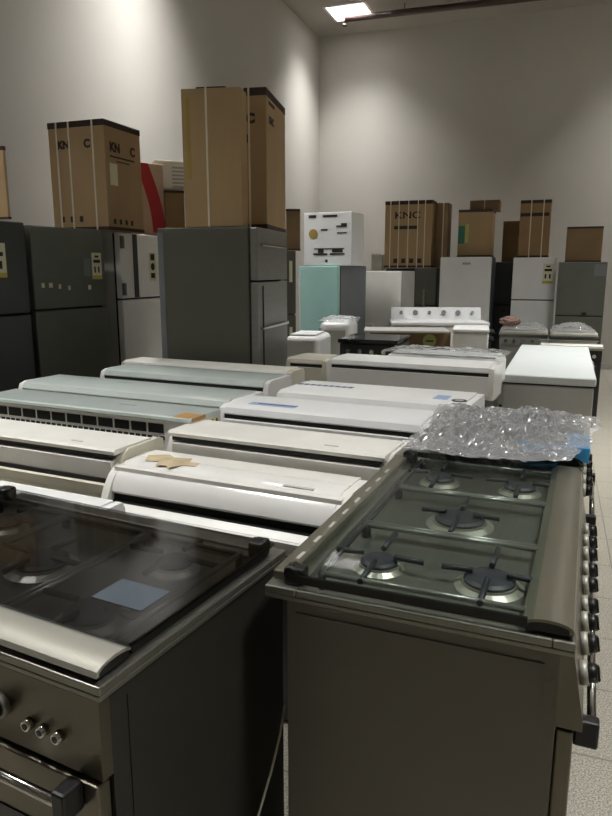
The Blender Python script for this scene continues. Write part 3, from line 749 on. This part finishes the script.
# cartons on them
t, w, dp, H = carton(459, 210, 9.35, YAW, 452, 493, zW+.004, 'brown carton with a green patch, on the white upright freezer', side_depth=.45)
MB().box(.004, w*.2, -.004, -.0025, H*.28, H*.66).build('green_patch', GREEN, t); MB().box(w*.22, w*.32, -.004, -.0025, H*.3, H*.7).build('lime_stripe', LIME, t)
MB().box(w*.4, w*.78, -.004, -.0025, H*.24, H*.7).build('printed_panel', CARD, t)
zb = zW+.004+H+.006
t, w, dp, H = carton(470, 200.5, 9.62, YAW, 468, 500, zb, 'flat brown carton lying on top of the one with a green patch', band=False, m=CARD3, side_depth=.3, straps=(('f', .5),))
t, w, dp, H = carton(503.5, 221, 9.75, YAW, 500, 521, zK+.003, 'plain brown carton on the narrow dark refrigerator', band=False, m=CARD3, side_depth=.35)
t, w, dp, H = carton(521, 200.5, 9.12, YAW, 518, 552, zX+.003, 'tall narrow brown carton with two white straps, on the white two-door refrigerator', m=CARD2, side_depth=.36, straps=(('f', .36), ('f', .76)))
MB().box(.005, w*.95, -.0035, -.0025, H*.72, H*.78).build('printed_lines', BAND, t)
t, w, dp, H = carton(567.5, 227, 8.75, YAW, 565, 604, zY+.003, 'small brown carton with dark top, on the charcoal refrigerator at right', m=CARD3, side_depth=.34)

# twin-tub washing machine
P = on(392, 322, 1.02); a = R(-4)
t = thing('washing_machine', 'white twin tub washing machine with a raised control panel and knobs', 'washing machine', (P.x, P.y, 0), a)
w = fit(P, cos(a), sin(a), 489)
MB().box(0, w, 0, .50, .05, .98, 0, .015).build('cabinet', WHITE2, t)
MB().box(-.01, w+.01, -.01, .40, .98, 1.02, 0, .008).build('lid', WHITE, t)
MB().prism([(.36, .98), (.40, 1.02), (.45, 1.15), (.50, 1.15), (.50, .98)], .01, w-.01).build('control_panel', WHITE, t)
for k in range(6):
    o = MB().cyl((0, 0, 0), (0, -.02, .011), .026 if k in (1, 3, 4) else .018, 0, 16).build('knob', GREYS, t); o.location = (w*(.12+.155*k), .428, 1.09)
for x in (.06, w-.06):
    for y in (.06, .48): MB().cyl((x, y, 0), (x, y, .052), .02).build('foot', BLACK, t)
# brown carton with a grey tray on it
P = on(370, 329, .99); a = R(-6); w = fit(P, cos(a), sin(a), 451)
t = thing('cardboard_carton', 'low brown carton with a lime green round label, in front of the twin tub machine', 'carton', (P.x, P.y, 0), a, 'cardboard cartons on the appliances')
MB().box(0, w, 0, .4, 0, .965, 0, .006).build('box', CARD3, t)
MB().cyl((w*.74, -.002, .88), (w*.74, -.0004, .88), .065, 0, 20).box(w*.70, w*.79, -.0028, -.002, .87, .885, 1).build('round_label', [LIME, INK], t, label='lime green round label')
P2 = on(364, 329, 1.0)
t = thing('flat_board', 'thin grey board lying across the low brown carton', 'board', (P2.x, P2.y, .967), a)
MB().box(0, fit(P2, cos(a), sin(a), 449), -.02, .42, 0, .022, 0, .004).build('board', GREYP, t)
# white box with dark handle slots
P = on(453, 330, 1.02); a = R(-14); w = fit(P, cos(a), sin(a), 489)
t = thing('small_freezer', 'white low box appliance with dark handles, left of the wrapped cookers', 'appliance', (P.x, P.y, 0), a)
MB().box(0, w, 0, .5, .03, 1.0, 0, .015).build('cabinet', CREAM, t); MB().box(-.005, w+.005, -.005, .5, 1.0, 1.03, 0, .008).build('lid', WHITE2, t)
for z in (.93, 1.0): MB().box(w+.006, w+.05, .02, .3, z-.012, z+.012, 0, .008).box(w, w+.01, .05, .1, z-.01, z+.01).box(w, w+.01, .22, .27, z-.01, z+.01).build('handle', BLACK, t)
for x in (.04, w-.04): MB().box(x-.02, x+.02, .04, .46, 0, .032).build('foot', BLACK, t)
# dark flat topped appliance
P = on(339, 335, 1.03); a = R(-20); w = fit(P, cos(a), sin(a), 397)
t = thing('dark_cooker', 'dark grey flat topped cooker behind the last row of air conditioners', 'cooker', (P.x, P.y, 0), a)
t.name = 'gas_cooker'
MB().box(0, w, .02, .5, .05, .96, 0, .006).build('body', DARKF2, t)
MB().box(-.01, w+.01, -.01, .52, .965, 1.0, 0, .008).build('glass_lid', LENS, t)
MB().box(.02, w-.02, 0, .02, .15, .8, 0, .004).build('oven_door', BLACK, t)
for k in range(4): MB().cyl((.08+k*.1, .0, .9), (.08+k*.1, -.02+.04, .9), .02, 0, 14).cyl((.08+k*.1, -.02, .9), (.08+k*.1, .02, .9), .016, 0, 14).build('knob', CHROME, t)
for x in (.05, w-.05):
    for y in (.07, .45): MB().cyl((x, y, 0), (x, y, .052), .02).build('foot', BLACK, t)
# wrapped white appliance by the teal one
P = on(284, 336, 1.03); a = R(-14); w = fit(P, cos(a), sin(a), 319)
t = thing('top_loader_washer', 'white rounded washing machine partly wrapped in clear plastic, in front of the teal refrigerator', 'washing machine', (P.x, P.y, 0), a)
t.name = 'washing_machine'
MB().box(0, w, 0, .5, .04, 1.03, 0, .05, 5).build('cabinet', WHITE2, t)
MB().box(.04, w-.04, .04, .38, 1.03, 1.045, 0, .006).build('lid', WHITE, t)
for x in (.07, w-.07):
    for y in (.07, .43): MB().cyl((x, y, 0), (x, y, .045), .02).build('foot', BLACK, t)
P2 = on(319, 322, 1.07); a = R(-14)
t = thing('washing_machine', 'white rounded appliance in cloudy plastic with a pale blue edge, beside the teal refrigerator', 'washing machine', (P2.x, P2.y+.06, 0), a)
w = fit(P2, cos(a), sin(a), 351)
MB().box(0, w, 0, .45, .04, 1.07, 0, .06, 5).build('cabinet', WHITE2, t)
MB().box(.05, w-.05, -.004, .0, .7, .99, 0, .001).build('front_panel', GREYP, t)
MB().box(-.004, .02, -.006, .02, .75, 1.01, 0, .008).build('protective_film', PALEBLUE, t, label='pale blue film on its edge')
for x in (.07, w-.07):
    for y in (.07, .38): MB().cyl((x, y, 0), (x, y, .045), .02).build('foot', BLACK, t)
r = Vector((cos(a), sin(a), 0)); l = Vector((-sin(a), cos(a), 0)); Bq = Vector((P2.x, P2.y+.06, 1.074))
o = crumple('plastic_sheet', FILM2, Bq-r*.03-l*.05, Bq+r*(w+.04)-l*.05, Bq+r*(w+.04)+l*.48, Bq-r*.03+l*.48, 40, 40, .01, .03, 2.2, .03, 8)
tag(o, 'clear plastic over the white rounded appliance beside the teal refrigerator', 'plastic sheet')

# wrapped cookers along the far right
def simple_cooker(px, py, z, a, px2, label, topm, bodym, D=.6, group='cookers in the far row', wrap=True, n=5):
    P = on(px, py, z); w = fit(P, cos(a), sin(a), px2)
    t = thing('gas_cooker', label, 'cooker', (P.x, P.y, 0), a, group)
    MB().box(0, w, .02, D, .05, z-.06, 0, .005).build('body', bodym, t)
    MB().box(-.01, w+.01, -.01, D, z-.06, z-.035, 0, .004).build('worktop', STEEL, t)
    ld = MB().box(0, w, .02, D-.06, z-.015, z-.007).build('glass_lid', topm, t)
    RP = [(.03-.035*cos(pi*k/6), z-.036+.036*sin(pi*k/6)) for k in range(7)]
    MB().prism(RP, 0, w).build('rail', ALU, ld)
    MB().box(.0, w, D-.07, D, z-.036, z-.005).build('hinge_strip', STEEL, t)
    MB().box(0, w, 0, .02, z-.17, z-.06, 0, .003).build('control_panel', bodym, t)
    MB().box(.01, w-.01, 0, .02, .15, z-.18, 0, .003).build('oven_door', bodym, t)
    for k in range(n): MB().cyl((w*(k+.7)/(n+.4), 0, z-.115), (w*(k+.7)/(n+.4), -.03, z-.115), .019, 0, 14).build('knob', CHROME, t)
    for x in (.05, w-.05):
        for y in (.07, D-.07): MB().cyl((x, y, 0), (x, y, .052), .02).build('foot', BLACK, t)
    return t, P, w
def wrapover(t, P, w, a, z, D, seed, label):
    r = Vector((cos(a), sin(a), 0)); l = Vector((-sin(a), cos(a), 0)); B = Vector((P.x, P.y, z+.004))
    o = crumple('plastic_sheet', FILM2, B+r*.02-l*.04, B+r*(w-.02)-l*.04, B+r*(w-.02)+l*(D+.02), B+r*.02+l*(D+.02), 50, 40, .02, .06, seed, .02, 6)
    tag(o, label, 'plastic sheet')
af = R(-18)
t, P, w = simple_cooker(500, 330, .9, af, 548, 'steel cooker wrapped in plastic, left one of the far pair below the two-door refrigerator', GREYP, SILV)
wrapover(t, P, w, af, .9, .6, 3.7, 'clear plastic over the left one of the far cookers')
PBun = P+Vector((cos(af), sin(af), 0))*.10+Vector((-sin(af), cos(af), 0))*.12
t, P, w = simple_cooker(551, 332, .9, af, 598, 'steel cooker wrapped in plastic, below the charcoal refrigerator at right', GREYP, SILV)
wrapover(t, P, w, af, .9, .6, 6.1, 'clear plastic over the far cooker below the charcoal refrigerator')
t, P, w = simple_cooker(541, 343, .84, af, 603, 'black cooker with a steel rim, just behind the white chest freezer', LENS, BLACK, D=.45)
# pinkish tape bundle
bmb = bmesh.new(); bmesh.ops.create_icosphere(bmb, subdivisions=4, radius=1)
for vv in bmb.verts:
    q = vv.co*(1+noise.noise(vv.co*2.6)*.25); vv.co = Vector((q.x*.11, q.y*.07, q.z*.055))
me = bpy.data.meshes.new('tape_bundle'); bmb.to_mesh(me); bmb.free(); me.materials.append(PINK)
o = bpy.data.objects.new('wrapping_bundle', me); COL.objects.link(o); o.location = (PBun.x, PBun.y, .99); tag(o, 'pinkish crumpled wrapping bundle on the left wrapped far cooker', 'wrapping')

# white chest freezer
A = on(502, 374, .86); B = on(597, 381, .86); a = atan2(B.y-A.y, B.x-A.x); w = (B-A).length
bk = (on(525, 345.5, .86)+on(592, 347, .86))/2; dv = bk-(A+B)/2; D = Vector((dv.x, dv.y)).length; a = atan2(dv.y, dv.x)-pi/2+R(1); w = fit(A, cos(a), sin(a), 597)
t = thing('chest_freezer', 'long white chest freezer with closed lid, beside the rows of air conditioners', 'chest freezer', (A.x, A.y, 0), a)
MB().box(.012, w-.012, .012, D-.012, .06, .795, 0, .01).build('cabinet', GREYP, t)
MB().box(.004, w-.004, .006, D-.004, .795, .803).build('lid_gasket', SLOT, t)
MB().box(0, w, 0, D, .803, .86, 0, .014, 3).build('lid', mat('pale_grey_enamel', '#cdd2d0', .4, var=.02), t)
MB().box(w-.004, w+.016, D*.4, D*.6, .80, .83, 0, .004).build('handle', GREYS, t)
for x in (.1, w-.1):
    for y in (.15, D-.15): MB().cyl((x, y, 0), (x, y, .062), .03).build('castor', BLACK, t)

# plastic wrap on the last row unit
P = on(386, 352, 1.0)
t = thing('air_conditioner', 'white air conditioner wrapped in clear plastic, behind all the rows', 'air conditioner', (P.x, P.y, .80), AXA, 'air conditioner units laid out in rows')
w = fit(P, cos(AXA), sin(AXA), 500)
MB().box(0, w, 0, .29, 0, .19, 0, .03, 4).build('body', WHITE2, t); MB().box(.03, w-.03, .02, .27, .19, .2, 0, .004).build('front_panel', WHITE, t)
r = Vector((cos(AXA), sin(AXA), 0)); l = Vector((-sin(AXA), cos(AXA), 0)); Bq = Vector((P.x, P.y, 1.006))
o = crumple('plastic_sheet', FILM2, Bq-r*.03-l*.03, Bq+r*(w+.03)-l*.03, Bq+r*(w+.03)+l*.32, Bq-r*.03+l*.32, 60, 24, .01, .02, 9.3, .03, 8)
tag(o, 'clear plastic over the hindmost air conditioner', 'plastic sheet')
t['L_'] = w; low_table([(t, .2, .29)], 'low grey table under the wrapped air conditioner', .80); del t['L_']

# ------------------------------------------------------------------ world and view
W = bpy.data.worlds.new('world'); S.world = W; W.use_nodes = True
W.node_tree.nodes['Background'].inputs[0].default_value = (.5, .5, .5, 1); W.node_tree.nodes['Background'].inputs[1].default_value = .0
S.view_settings.view_transform = 'Standard'; S.view_settings.look = 'None'; S.view_settings.gamma = 1; S.view_settings.use_curve_mapping = False
S.view_settings.exposure = -.08
